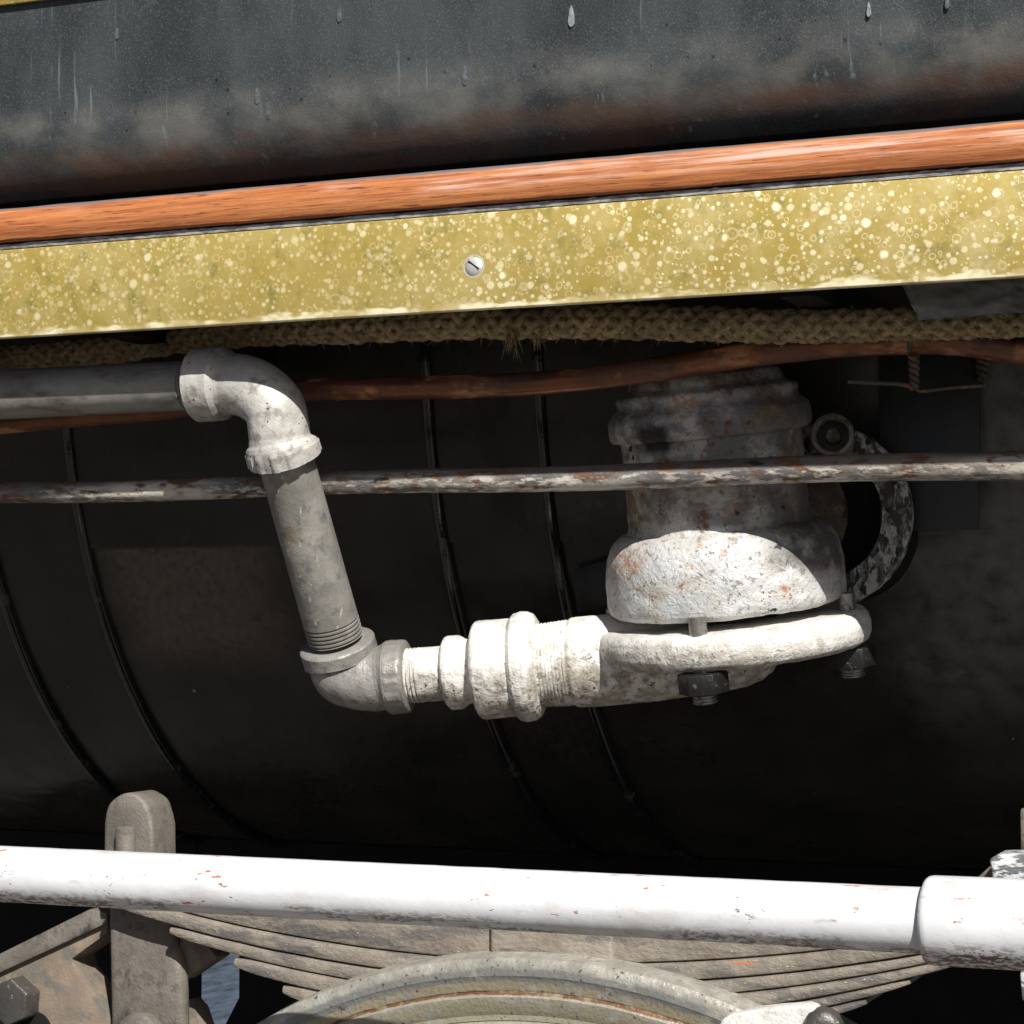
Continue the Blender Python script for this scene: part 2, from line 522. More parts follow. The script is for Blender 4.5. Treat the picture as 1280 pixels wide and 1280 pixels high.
def tank_mat():
    t = NT('weathered black plate')
    base = t.mix(t.ramp(t.noise(120, 5, .62, (1, 1, 2.5)), .36, .64), (.029, .034, .036), (.052, .060, .062))
    speck = t.noise(2.4, 3, .65)
    base = t.mix(t.mul(t.ramp(speck, .52, .72), .5), base, (.15, .165, .17))
    base = t.mix(t.spots(16, .04, .2, keep=.18), base, (.012, .012, .012))
    streak = t.mul(t.ramp(t.noise(13, 4, .6, (1, 1, 26)), .62, .72), t.ramp(t.noise(160, 3), .44, .58))
    base = t.mix(t.math('MULTIPLY', streak, .7), base, (.17, .20, .22))
    z = t.math('ADD', t.axis(2), t.math('MULTIPLY', t.noise(60, 5, .62, (1, 1, 1)), 60))
    # pale blotchy band along the turn-under, then rust below it
    pale_film = t.mul(t.ramp(z, 175, 115), t.ramp(z, 50, 100), t.ramp(t.noise(60, 3, .5, (1.5, 1, 1)), .30, .70))
    base = t.mix(t.math('MULTIPLY', pale_film, .6), base, (.20, .19, .17))
    rust = t.mul(t.ramp(z, 104, 70), t.ramp(t.noise(60, 6, .66, (4, 1, 1)), .38, .60))
    base = t.mix(t.math('MULTIPLY', rust, .75), base, (.13, .065, .042))
    return t.done(base, t.mixf(t.ramp(speck, .4, .6), .36, .5), 0, [(speck, .35), (t.noise(130, 3), 5), (t.noise(9, 3), .35)], spec=.5)
M['tank'] = tank_mat()

def boiler_mat():
    t = NT('black boiler cladding')
    base = t.mix(t.ramp(t.noise(200, 4), .35, .65), (.021, .020, .017), (.036, .034, .029))
    pale_film = t.mul(t.ramp(t.noise(300, 4, .55, (1.4, 1, 1)), .46, .66), t.ramp(t.noise(14, 5), .3, .7))
    base = t.mix(t.math('MULTIPLY', pale_film, .4), base, (.06, .053, .043))
    x, z = t.axis(0), t.axis(2)
    wob = t.math('MULTIPLY', t.noise(90, 3), 120)
    xa, za = t.math('ADD', x, wob), t.math('ADD', z, t.math('MULTIPLY', wob, .6))
    # reflected sheen painted in: brown on the sheet below the seam, greyer beside the valve
    sheen_brown = t.mul(t.ramp(xa, -960, -840), t.ramp(xa, -540, -700), t.ramp(z, -344, -352), t.ramp(za, -540, -440), t.ramp(t.noise(12, 4), .0, .7))
    base = t.mix(t.math('MULTIPLY', sheen_brown, .85), base, (.15, .118, .085))
    sheen_grey = t.mul(t.ramp(xa, 330, 460), t.ramp(za, -640, -470), t.ramp(t.noise(30, 5), .1, .7))
    base = t.mix(t.math('MULTIPLY', sheen_grey, .85), base, (.15, .15, .14))
    scuff = t.mul(t.ramp(t.noise(16, 5, .7, (3, 1, 1)), .66, .74), t.ramp(t.noise(150, 2), .52, .62))
    base = t.mix(t.math('MULTIPLY', scuff, .3), base, (.11, .09, .075))
    base = t.mix(t.spots(60, .01, .06, keep=.3), base, (.3, .3, .28))
    return t.done(base, t.mixf(pale_film, t.mixf(t.ramp(t.noise(90, 3), .4, .6), .2, .3), .5), 0, [(t.noise(180, 3), 5), (t.noise(8, 4), .25)], spec=.35)
M['boiler'] = boiler_mat()
M['band'] = mat_layers('black band', (.014, .014, .014), .13, 0, [((.07, .05, .035), .45, [('n', 40, .56, .7)])], [(14, 3, .4)], spec=.8)

def rope_mat():
    t = NT('hemp rope')
    col = t.mix(t.ramp(t.noise(9, 6, .7), .34, .66), (.22, .16, .09), (.54, .41, .245))
    col = t.mix(t.ramp(t.noise(90, 4), .5, .7), col, (.16, .12, .08))
    f = t.noise(2.2, 4, .7, (1, 3, 3))
    return t.done(col, .95, 0, [(f, 1.6)], spec=.1)
M['rope'] = rope_mat()
M['black'] = mat_layers('sooty frame', (.010, .010, .011), .8, 0, [], [(20, 3, 1)], spec=.2)
M['under'] = mat_layers('sooty underside and shaded recess', (.016, .015, .014), .85, 0, [], [(20, 3, 1)], spec=.2)
M['nickel'] = mat_layers('worn bright screw', (.80, .79, .75), .42, .5, [((.5, .48, .42), .5, [('n', 5, .55, .7)])], [(4, 3, .3)])
M['drip'] = mat_layers('dried water mark', (.11, .13, .145), .35, 0, [], [], vary=.2, vsize=6)
M['drip_white'] = mat_layers('dried white paint drip', (.25, .29, .31), .35, 0, [], [], vary=.2, vsize=6)
M['ground'] = (lambda t: t.done(t.mix(t.ramp(t.noise(90, 8, .7), .36, .64), (.075, .07, .062), (.145, .135, .12)), .9, 0, [(t.noise(70, 6), 40)], spec=.2))(NT('stone ballast'))

# ---------------------------------------------------------------- the ground
g = MB()
for x in (0,):
    vsq = [g.bm.verts.new(p) for p in ((-160000, -160000, -GZ), (160000, -160000, -GZ), (160000, 160000, -GZ), (-160000, 160000, -GZ))]
    g.bm.faces.new(vsq)
ground = g.build('ground', M['ground'], None, base=(0, 0, -GZ), kind='structure')

M['path'] = (lambda t: t.done(t.mix(t.ramp(t.noise(120, 8, .8, (1, 3, 1)), .30, .70), (.02, .03, .048), (.11, .135, .175)), .9, 0, [], spec=.2))(NT('skylit far ballast'))  # far ballast with its blue skylight put into the colour
far_ballast = MB()
far_ballast.bm.faces.new([far_ballast.bm.verts.new(p) for p in ((-60000, 4200, -GZ + 8), (60000, 4200, -GZ + 8), (60000, 60000, -GZ + 8), (-60000, 60000, -GZ + 8))])
far_ballast.build('path', M['path'], None, base=(0, 4200, -GZ + 8), kind='structure')  # added sheet of blue-tinted far ground, seen through the frame gap

# ---------------------------------------------------------------- boiler barrel and the platform over it
BR, BY, BZ = 900.0, 1400.0, 480.0
boiler = thing('boiler_barrel', 'glossy black round boiler barrel with raised bands, behind the pipes', 'boiler', (0, BY, BZ))
def arc_pts(r, a0, a1, n):
    return [(BY - r * math.cos(a), BZ + r * math.sin(a)) for a in [math.radians(a0 + (a1 - a0) * i / n) for i in range(n + 1)]]
seam = -22.6
MB().extrude_x(arc_pts(BR, -110, seam + 1.0, 60), -3200, 2400, 1, closed=False).build('lower_cladding', M['boiler'], boiler, sharp=60)
MB().extrude_x(arc_pts(BR + 5, seam, 110, 72) + arc_pts(BR - 3, 110, seam, 72), -3200, 2400, 1).build('upper_cladding', M['boiler'], boiler, sharp=60)
for xb in (-1003, -351, -167, -1192):
    m = MB()
    prof = [(-9.5, -1)] + [(-9 * math.cos(math.radians(q)), 9.5 * math.sin(math.radians(q))) for q in range(0, 181, 15)] + [(9.5, -1)]
    rows = []
    for i in range(121):
        a = math.radians(-100 + 170 * i / 120)
        rows.append([m.bm.verts.new((xb + dx, BY - (BR + 5 + dr) * math.cos(a), BZ + (BR + 5 + dr) * math.sin(a))) for dx, dr in prof])
    for i in range(120):
        for k in range(len(prof) - 1):
            m.bm.faces.new((rows[i][k], rows[i][k + 1], rows[i + 1][k + 1], rows[i + 1][k]))
    m.build('boiler_band', M['band'], boiler, sharp=50)
# the round flanged pad behind the valve
RC = at(1024, 645, 465)
k = depth(RC) / FPX
MB().lathe(RC, (0, 1, 0), [(16, 79 * k), (2, 79 * k), (0, 80 * k), (0, 87 * k), (0, 96 * k), (0, 106 * k), (0, 114.5 * k), (1.5, 116 * k), (15, 116 * k), (16, 90 * k)][::-1], 160, None, False).build('pad_flange', M['flange_peel'], boiler, rough=.8, rscale=18, sharp=30)

MB().lathe(RC, (0, 1, 0), [(40, 5), (40, 78 * k), (17, 78 * k), (17, 107 * k), (200, 107 * k), (200, 74 * k)], 96).build('pad_wall', M['under'], boiler, sharp=40)  # near-black inside the ring: the recess shade is put into the colour
MB().prism([at(a, b, 572) for a, b in ((714, 713), (800, 687), (812, 756), (722, 764))], 5).build('lagging_plate', M['boiler'], boiler, bevel=1)

footplate = thing('footplate', 'sooty dark underside of the platform above the boiler', 'platform', (0, 30, 430))
MB().box(-1600, 1500, 14, 520, 440, 536).build('deck', M['under'], footplate)
for xr in (-640, 330):
    MB().box(xr, xr + 46, 60, 470, 405, 440).build('crosspiece', M['under'], footplate, bevel=2)

# ---------------------------------------------------------------- side tank above
tank = thing('side_tank', 'weathered black plated tank with turned under lower edge, above the wooden strip', 'tank', (0, 20, 600))
prof = [(16, 1350), (16, 900), (17, 760), (20, 718)]
TR = 124.0
for i in range(1, 15):
    a = math.radians(54 * i / 14)
    prof.append((20 + TR * (1 - math.cos(a)), 712 - TR * math.sin(a)))
ty, tz = prof[-1]
for i in range(1, 8):
    a = math.radians(54 + 46 * i / 7)
    prof.append((ty + 9 * (math.cos(math.radians(54)) - math.cos(a)), tz - 9 * (math.sin(a) - math.sin(math.radians(54)))))
prof += [(170, prof[-1][1] + 8)]
back = [(y + 8, z + 8) for y, z in prof[::-1]]
MB().extrude_x(prof + back, -1500, 1400, 40).build('tank_plate', M['tank'], tank, sharp=50)
MB().box(-1500, 1400, 7, 14.5, 876.5, 990).build('brass_band', M['brass'], tank, base=(0, 20, 600), bevel=1.5)
tank_marks = [(424, 22, 11, 0), (714, 26, 14, 1), (581, 100, 13, 0), (335, 143, 11, 0), (321, 124, 11, 0), (146, 45, 8, 0), (1086, 16, 9, 1), (1184, 6, 9, 0)]
def tank_face(px, py):
    p = at(px, py, 15.2)
    z = p.z
    if z > 712: return p, Vector((0, -1, 0))
    s = min(.8, (712 - z) / TR)
    a = math.asin(s)
    return at(px, py, 19.3 + TR * (1 - math.cos(a))), Vector((0, -math.cos(a), -math.sin(a)))
for px, py, r, wh in tank_marks:
    m = MB()
    c, nrm = tank_face(px, py)
    r *= .55
    side = Vector((1, 0, 0))
    upv = side.cross(nrm)
    if upv.z < 0: upv = -upv
    ring = []
    for i in range(20):
        a = 2 * math.pi * i / 20
        ca, sa = math.cos(a), math.sin(a)
        w = r * .55 * sa * (1 - .35 * max(0, ca))
        h = r * (2.6 if ca > 0 else 1.0) * ca
        ring.append(c + side * w + upv * h)
    top = [m.bm.verts.new(p + nrm * .3) for p in ring]
    bot = [m.bm.verts.new(p - nrm * 2.5) for p in ring]
    crown = m.bm.verts.new(c + nrm * .7)
    for i in range(20):
        m.bm.faces.new((top[i], top[(i + 1) % 20], crown))
        m.bm.faces.new((bot[i], bot[(i + 1) % 20], top[(i + 1) % 20], top[i]))
    m.build('drip_mark', M['drip_white' if wh else 'drip'], tank, sharp=80)

# ---------------------------------------------------------------- wood and brass strips
wood = thing('wooden_strip', 'reddish brown varnished wooden moulding between tank and brass strip', 'wood trim', (0, 0, 536))
wp = [(8, 0), (-3, 0), (-6, 2), (-9, 12), (-10, 14.5), (-10.5, 24), (-10, 34), (-9, 41), (-6, 45), (0, 48), (8, 49), (30, 49), (30, 0)]
MB().extrude_x([(y, 537 + z) for y, z in wp], -1500, 1400, 60).build('moulding', M['wood'], wood, bevel=1, rough=.7, rscale=30)

brass = thing('brass_strip', 'wide brass strip mottled with pale water spots, slotted screw at its middle', 'brass trim', (0, 0, 405))
MB().extrude_x([(0, 405), (0, 526), (4, 528), (9, 528), (9, 411), (12, 409), (12, 404), (2, 403.4)], -1500, 1400, 60).build('brass_plate', M['brass'], brass, bevel=.8)
ed = MB()
def edge_strip(m):
    random.seed(3)
    nx = 420
    rows = []
    for i in range(nx + 1):
        x = -1500 + 2900 * i / nx
        j = random.uniform(-.35, .35) + 2.0 * noise.noise(Vector((x / 60, 3, 1))) + (random.uniform(0, 2) if random.random() < .06 else 0)
        zt = 536 + min(j, 1.2)
        rows.append([m.bm.verts.new(p) for p in ((x, 1.5, 528.5), (x, 1.0 + .4 * j, zt - 1), (x, 8, zt), (x, 9, 528.5))])
    for i in range(nx):
        for q in range(4):
            m.bm.faces.new((rows[i][q], rows[i + 1][q], rows[i + 1][(q + 1) % 4], rows[i][(q + 1) % 4]))
edge_strip(ed)
ed.build('edge_strip', M['edge'], brass)
SC = at(592, 333, 0)
def screw():
    m = MB()
    m.lathe(SC + Vector((0, 3, 0)), (0, -1, 0), [(0, 15), (3.0, 15), (3.2, 13.4), (2.6, 13.0), (2.7, 12.4), (4.2, 11), (5.6, 7), (6.2, 2)], 48)
    return m.build('screw', M['nickel'], brass)
sc = screw()
sl = MB()
dv = Vector((.80, 0, -.60))
nv = Vector((.60, 0, .80))
c0 = SC + Vector((0, -3.35, 0)) + nv * 1.8
sl.prism([c0 - dv * 9 - nv * 1.0, c0 + dv * 9 - nv * 1.0, c0 + dv * 9 + nv * 1.0, c0 - dv * 9 + nv * 1.0], 3)
sl.build('slot', M['bolt'], brass).parent = sc

# ---------------------------------------------------------------- rope lagging
rope = thing('rope_lagging', 'thick frayed hemp rope running just under the brass strip', 'rope', at(640, 400, 165))
RY = 165
rp = bez([at(x, y, RY) for x, y in [(-60, 452), (40, 446), (140, 437), (240, 422), (330, 414), (430, 410), (540, 404), (640, 402), (760, 402), (880, 405), (1000, 408), (1110, 406), (1220, 404), (1340, 402)]], 900)
rr = [sz(lerp_list([(0, 15), (.17, 17), (.3, 18), (.45, 21), (.5, 21), (.7, 21.5), (1, 18.5)], i / (len(rp) - 1)), rp[i]) for i in range(len(rp))]
ln = [0]
for a, b in zip(rp, rp[1:]): ln.append(ln[-1] + (b - a).length)
def rmod(i, t):
    s = ln[i] / 13
    b1 = abs(math.sin(1.5 * t + s * 1.0))
    b2 = abs(math.sin(1.5 * t - s * 1.0))
    return .70 + .36 * max(b1, b2) ** .9 + .05 * noise.noise(Vector((ln[i] / 9, t * 2, 0)))
m = MB()
m.sweep(rp, [r * .74 for r in rr], 24)
NS = 5
for hand in (1, -1):
    for q in range(NS):
        path, rad = [], []
        for i in range(0, len(rp), 2):
            T = (rp[min(i + 1, len(rp) - 1)] - rp[max(i - 1, 0)]).normalized()
            u = (Vector((0, 0, 1)) - T * T.z).normalized()
            v = T.cross(u)
            a = hand * ln[i] * 2 * math.pi / 120 + 2 * math.pi * q / NS + (.3 if hand > 0 else 0) + .15 * noise.noise(Vector((ln[i] / 40, q, hand)))
            weave = math.sin(NS * ln[i] * 2 * math.pi / 120 * 2 / 2 + q * math.pi) * hand
            R_ = rr[i] * (.78 + .07 * weave + .05 * noise.noise(Vector((ln[i] / 25, q * 3, hand * 2))))
            path.append(rp[i] + (u * math.cos(a) + v * math.sin(a)) * R_)
            rad.append(rr[i] * (.27 + .05 * noise.noise(Vector((ln[i] / 12, q * 5, hand)))))
        m.sweep(path, rad, 10)
m.build('braid', M['rope'], rope, sharp=80)
fz = MB()
random.seed(11)
def hair(m, p, d, L, w):
    s = d.cross(Vector((random.uniform(-1, 1), random.uniform(-1, 1), random.uniform(-1, 1)))).normalized() * w
    bend = Vector((random.uniform(-1, 1), random.uniform(-.4, .4), -.9)) * L * .35
    a = [p - s, p + s, p + d * L * .5 + s * .7 + bend * .3, p + d * L * .5 - s * .7 + bend * .3]
    v = [m.bm.verts.new(q) for q in a]
    e = m.bm.verts.new(p + d * L + bend)
    m.bm.faces.new(v)
    m.bm.faces.new((v[3], v[2], e))
for i in range(1300):
    j = int(len(rp) * (.04 + .92 * random.random() ** .7))
    a = random.uniform(0, 2 * math.pi)
    T = (rp[j + 1] - rp[j - 1]).normalized()
    d = Vector((0, -abs(math.cos(a)), math.sin(a)))
    p = rp[j] + d * rr[j] * .97
    hair(fz, p, (d * random.uniform(.15, .8) + T * random.uniform(-1, 1)).normalized(), random.uniform(4, 13), .5)
fz.build('fibres', M['rope'], rope, sharp=180)
tf = MB()
for cx, cy, n_, L_ in ((640, 414, 46, 34), (672, 418, 26, 20)):
    for i in range(n_):
        p = at(cx + random.uniform(-7, 7), cy + random.uniform(-4, 4), RY - 22)
        hair(tf, p, Vector((random.uniform(-.35, .55), -.15, -1)).normalized(), random.uniform(.4, 1) * L_, .8)
tf.build('frayed_tuft', M['rope'], rope, sharp=180)

# ---------------------------------------------------------------- copper pipe, tie wires, hung plate, canvas
cpts = [(-60, 536, 190), (60, 524, 190), (180, 514, 190), (300, 498, 192), (390, 487, 196), (520, 485, 200), (640, 481, 202), (720, 475, 202), (800, 465, 200), (880, 452, 198), (960, 440, 196), (1050, 431, 194), (1120, 427, 194), (1180, 427, 194), (1230, 431, 194), (1290, 442, 194), (1350, 456, 194)]
cp = bez([at(*p) for p in cpts], 320)
copper = tag(MB().sweep(cp, [sz(lerp_list([(0, 13.5), (.45, 15), (1, 18.5)], i / (len(cp) - 1)), cp[i]) for i in range(len(cp))], 32).build('copper_pipe', M['copper'], None, base=at(640, 481, 202), rough=.8, rscale=60),
             'brown copper pipe bending up behind the grey pipe and over the valve top', 'pipe')

def wire_twist(m, p0, p1, r, turns, rad):
    for ph in (0, math.pi):
        path = []
        for i in range(90):
            t = i / 89
            a = ph + turns * 2 * math.pi * t
            path.append(Vector(p0).lerp(Vector(p1), t) + Vector((math.cos(a), math.sin(a), 0)) * rad * (1 - .3 * t))
        m.sweep(path, [r] * 90, 8)
wire = thing('tie_wire', 'rusty tie wire looped round the copper pipe with its long ends sticking out', 'wire', at(1142, 430, 170))
m = MB()
cc = at(1142, 427, 194)
loop = [cc + Vector((2 * math.sin(a), -math.cos(a) * 23.5, math.sin(a) * 23.5)) for a in [math.radians(q) for q in range(-80, 140, 10)]]
m.sweep(loop, [3.0] * len(loop), 8)
m.build('loop', M['wire'], wire)
m = MB()
wire_twist(m, at(1142, 444, 172), at(1143, 486, 172), 3.4, 2.6, 4.2)
m.build('twist', M['wire'], wire)
m = MB()
e1 = bez([at(*p) for p in [(1143, 486, 172), (1130, 481, 170), (1100, 479, 166), (1060, 477, 160)]], 20)
m.sweep(e1, [2.6] * len(e1), 8)
m.build('wire_end', M['wire'], wire)
m = MB()
e1 = bez([at(*p) for p in [(1143, 484, 172), (1152, 489, 173), (1190, 485, 180), (1231, 482, 186)]], 20)
m.sweep(e1, [2.0] * len(e1), 8)
m.build('wire_end', M['wire'], wire)

plate = thing('hanging_plate', 'flat black rectangular steel plate hanging beside the valve', 'plate', at(1178, 560, 494))
MB().plate([(1098, 440), (1225, 440), (1223, 662), (1100, 664)], 494, 6).build('sheet', M['plate'], plate, bevel=1)
m = MB()
wire_twist(m, at(1228, 448, 488), at(1228, 474, 488), 4.5, 1.7, 6)
m.build('fixing_twist', M['wire'], plate)

canvas = MB()
cw = [(1128, 352), (1300, 340), (1300, 392), (1225, 392), (1144, 401)]
nu, nvv = 34, 16
rows = []
for i in range(nu + 1):
    row = []
    for j in range(nvv + 1):
        u, v = i / nu, j / nvv
        tx = 1122 + 190 * u + 26 * v * (1 - u)
        ty = (345 - 8 * u) + (55 - 4 * u) * v
        p = at(tx, ty, 70)
        w = 9 * noise.noise(Vector((u * 3.2 + v * 2.2, v * 2.2 - u, 2))) + 5 * noise.noise(Vector((u * 9, v * 7 - u * 5, 5)))
        row.append(canvas.bm.verts.new(p + Vector((0, w + 14 * (v - .5) ** 2, 0))))
    rows.append(row)
for i in range(nu):
    for j in range(nvv):
        canvas.bm.faces.new((rows[i][j], rows[i + 1][j], rows[i + 1][j + 1], rows[i][j + 1]))
bmesh.ops.solidify(canvas.bm, geom=canvas.bm.faces[:], thickness=1.5)
tag(canvas.build('canvas_strip', M['canvas'], None, base=at(1210, 372, 70), sharp=60), 'crumpled grey canvas strip hanging from under the right end of the brass', 'cloth')

# ---------------------------------------------------------------- horizontal iron rod
r0, r1 = at(-120, 621.5, 199.5), at(1420, 574, 199.5)
r0.z = r1.z = 202
n = 150
rod_path = [r0.lerp(r1, i / n) + Vector((0, 2.5 * math.sin(i * .05), 2.0 * math.sin(i * .11 + 1))) for i in range(n + 1)]
tag(MB().sweep(rod_path, [lerp_list([(0, 15.5), (1, 18.2)], i / n) for i in range(n + 1)], 32).build('iron_rod', M['rod'], None, base=(0, 202, 202), rough=.5, rscale=14),
    'long thin worn iron rod crossing in front of the valve, rusty with chipped paint', 'rod')

# ---------------------------------------------------------------- pipe run with two elbows and a union
pipes = thing('pipe_run', 'stepped grey galvanised pipe run with two elbows and a union, left of the valve', 'pipework', at(360, 660, 140))
PY = 105
def tube(m, ptsr, n=56, mod=None, closed=True):
    """ptsr: (point, radius in photo px)"""
    m.sweep([p for p, r in ptsr], [sz(r, p) for p, r in ptsr], n, mod, closed)
    return m
A0, A1 = at(-90, 497, PY), at(250, 482, PY)
A0.z = A1.z = (A0.z + A1.z) / 2
la = [A0.lerp(A1, t / 60) for t in range(61)]
rads = [31.2] * 61
pr = [(p, r) for p, r in zip(la, rads)]
m = MB()
body = [(p, 31.2) for p in la if (p - A1).length > 22]
thr = []
for i in range(16):
    p = A1.lerp(A0, (21 - i * 1.3) / (A1 - A0).length)
    thr.append((p, 31.4 if i % 4 in (0, 1) else 29.4))
tube(m, body + thr)
m.build('pipe', M['galv_dark'], pipes, sharp=50)

T0, B0 = at(353, 560, 118), at(419, 796, 244)
pd = (B0 - T0).normalized()
# upper elbow
ctrl = [A1 + Vector((-4, 0, 0)), A1 + Vector((46, 0, 0)), at(318, 487, PY + 1), at(343, 511, PY + 2), T0 - pd * 10, T0 + pd * 18]
ep = bez(ctrl, 120)
L = [0]
for a, b in zip(ep, ep[1:]): L.append(L[-1] + (b - a).length)
tot = L[-1]
def elbow(path, collar0, collar1, rc0, rb, rc1, seamy=1):
    Ls = [0]
    for a, b in zip(path, path[1:]): Ls.append(Ls[-1] + (b - a).length)
    tt = Ls[-1]
    out = []
    keys = [(0, rc0 - 3), (2.5, rc0), (collar0 - 3, rc0), (collar0 + 1, rc0 - 2.5), (collar0 + 5, rb + 2), (collar0 + 11, rb), (tt - collar1 - 9, rb), (tt - collar1 - 3, rb + 1.5), (tt - collar1, rc1 - 2), (tt - collar1 + 3, rc1), (tt - 2.5, rc1), (tt, rc1 - 3)]
    ss = sorted(set([k[0] for k in keys] + [tt * i / 110 for i in range(111)]))
    for s in ss:
        for i in range(len(Ls) - 1):
            if Ls[i] <= s <= Ls[i + 1] + 1e-6:
                q = (s - Ls[i]) / max(1e-6, Ls[i + 1] - Ls[i])
                out.append((path[i].lerp(path[i + 1], q), lerp_list(keys, s), s))
                break
    return out, tt
random.seed(5)
ridge = [random.random() for _ in range(64)]
eo, tt = elbow(ep, 44, 26, 46.5, 38.5, 45.5)
def emod(i, t):
    s = eo[i][2]
    r = 1 + .006 * noise.noise(Vector((s / 20, math.cos(t) * 2, math.sin(t) * 2)))
    if tt - 22 < s < tt - 3:                      # worn cast lettering round the collar, no longer readable
        r += .05 * (1 if ridge[int(t / (2 * math.pi) * 64) % 64] > .5 else 0)
    return r
el = MB()
tube(el, [(p, r) for p, r, s in eo], 128, emod)
up_el = el.build('upper_elbow', M['elbow'], pipes, rough=.45, rscale=12, sharp=50)

# leaning pipe
m = MB()
n = 50
lp = [(T0.lerp(B0, i / n), 35.0) for i in range(n)]
Lp = (B0 - T0).length
lp = [(p, r) for p, r in lp if (p - B0).length > 30]
for i in range(26):
    s = 28 - i * 1.2
    lp.append((B0 - pd * s, 35.2 if i % 5 in (0, 1, 2) else 32.6))
tube(m, lp)
m.build('leaning_pipe', M['galv'], pipes, sharp=50)

# lower elbow: collar faces up the leaning pipe, outlet towards the valve
RUN0, RUN1 = at(446, 850, 264), at(908, 813, 380)
rd = (RUN1 - RUN0).normalized()
def run_at(px):
    """point of the run axis seen at photo column px"""
    a, b = 0.0, 1.3
    for _ in range(40):
        c = (a + b) / 2
        p = RUN0.lerp(RUN1, c - .15)
        v = p - CAM
        x = 640 + FPX * v.dot(RT) / v.dot(FW)
        if x < px: a = c
        else: b = c
    return RUN0.lerp(RUN1, (a + b) / 2 - .15)
ctrl = [B0 + pd * 2, B0 + pd * 38, at(437, 845, 192), run_at(466), run_at(486), run_at(510)]
ep2 = bez([B0 + pd * 9, ctrl[1], at(432, 842, 260), run_at(462), run_at(484), run_at(511)], 120)
eo2, tt2 = elbow(ep2, 34, 32, 48, 40, 45.5)
random.seed(9)
ridge2 = [random.random() for _ in range(48)]
def emod2(i, t):
    s = eo2[i][2]
    r = 1 + .006 * noise.noise(Vector((s / 20, math.cos(t) * 2, math.sin(t) * 2)))
    if tt2 - 27 < s < tt2 - 6: r += .022 * (1 if ridge2[int(t / (2 * math.pi) * 48) % 48] > .55 else 0)
    return r
el = MB()
tube(el, [(p, r) for p, r, s in eo2], 128, emod2)
el.build('lower_elbow', M['elbow_grey'], pipes, rough=.45, rscale=12, sharp=50)

m = MB()
nl = []
for i in range(22):
    px = 505 + i
    nl.append((run_at(px), 34.5 if i % 5 in (0, 1, 2) else 31.5))
nl += [(run_at(px), 34 ) for px in range(528, 566, 6)]
tube(m, nl)
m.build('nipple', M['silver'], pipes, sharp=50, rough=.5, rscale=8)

def prof_run(keys, step=2.0):
    out = []
    px = keys[0][0]
    while px < keys[-1][0]:
        out.append((run_at(px), lerp_list(keys, px)))
        px += step
    out.append((run_at(keys[-1][0]), keys[-1][1]))
    return out
un = MB()
random.seed(21)
r3 = [random.random() for _ in range(56)]
pu = prof_run([(555, 33), (557, 40), (560, 44.5), (564, 46), (575, 46), (580, 44), (584, 41), (589, 40), (594, 44), (597, 52), (600, 57)], 1.0)
def umod(i, t):
    return 1 + (.022 if 6 < i < 22 and r3[int(t / (2 * math.pi) * 56) % 56] > .55 and 2 < t < 5.2 else 0)
tube(un, pu, 112, umod)
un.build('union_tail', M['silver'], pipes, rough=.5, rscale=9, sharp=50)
un = MB()
tube(un, prof_run([(595, 52), (597, 58), (600, 61), (604, 62), (640, 61.5), (642, 60), (643.5, 63), (648, 67.5), (656, 69), (664, 68.5), (671, 65), (675, 58), (676, 52)], 1.0), 96)
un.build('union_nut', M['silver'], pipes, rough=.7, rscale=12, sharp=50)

# ---------------------------------------------------------------- the valve
V0 = at(910, 759, 380)
kv = depth(V0) / FPX
vax = Vector((-.012, -.125, 1)).normalized()
vf = (Vector((math.sin(yaw), -math.cos(yaw), 0)))
vf = (vf - vax * vf.dot(vax)).normalized()
vr = vf.cross(vax) * -1
if vr.dot(RT) < 0: vr = -vr
# the flange sits a little higher on the right
vax = (vax - vr * .045).normalized()
vr = (vr - vax * vr.dot(vax)).normalized()
vf = (vf - vax * vf.dot(vax)).normalized()
valve = thing('check_valve', 'bulky old valve with bolted round flanges and peeling silver paint', 'valve', V0)
def dens(prof, step=3.0):
    out = []
    for (h0, r0), (h1, r1) in zip(prof, prof[1:]):
        nn = max(1, int(math.hypot(h1 - h0, r1 - r0) / step))
        out += [(h0 + (h1 - h0) * i / nn, r0 + (r1 - r0) * i / nn) for i in range(nn)]
    return out + [prof[-1]]
def sc_(prof): return [(h * kv, r * kv) for h, r in prof]
bell = [(0, 100), (0, 138), (2, 143), (6, 147), (14, 149), (36, 149.5)] + [(36 + 66 * math.sin(math.radians(q)), 114 + 35.5 * math.cos(math.radians(q)) ** .8) for q in range(8, 89, 8)] + [(106, 114), (112, 113), (140, 113), (216, 112.5), (217, 108)]
MB().lathe(V0, vax, dens(sc_(bell)), 160).build('body', M['valve_body'], valve, rough=1.6, rscale=24, sharp=60)
cap = [(216, 112), (217, 121), (221, 125), (230, 127), (242, 126), (248, 123), (254, 117), (257, 113), (262, 112), (268, 114), (272, 112), (276, 103), (279, 97), (284, 96), (292, 92), (300, 78), (306, 50), (308, 20)]
MB().lathe(V0, vax, dens(sc_(cap)), 160).build('cap', M['valve_body'], valve, rough=1.6, rscale=20, sharp=60)
low = [(-13, 60), (-13, 158), (-16, 165), (-22, 170), (-32, 172), (-44, 171), (-52, 167), (-57, 158), (-58, 60)]
MB().lathe(V0 + vr * 3, vax, dens(sc_(low)), 180).build('lower_flange', M['silver_valve'], valve, rough=1.0, rscale=20, sharp=60)
sp = MB()
keys = [(672, 51), (676, 51.5), (714, 53), (719, 56), (740, 57), (820, 56), (890, 52), (930, 47), (950, 40), (964, 30), (972, 18), (975, 6)]
px = 672.0
spt = []
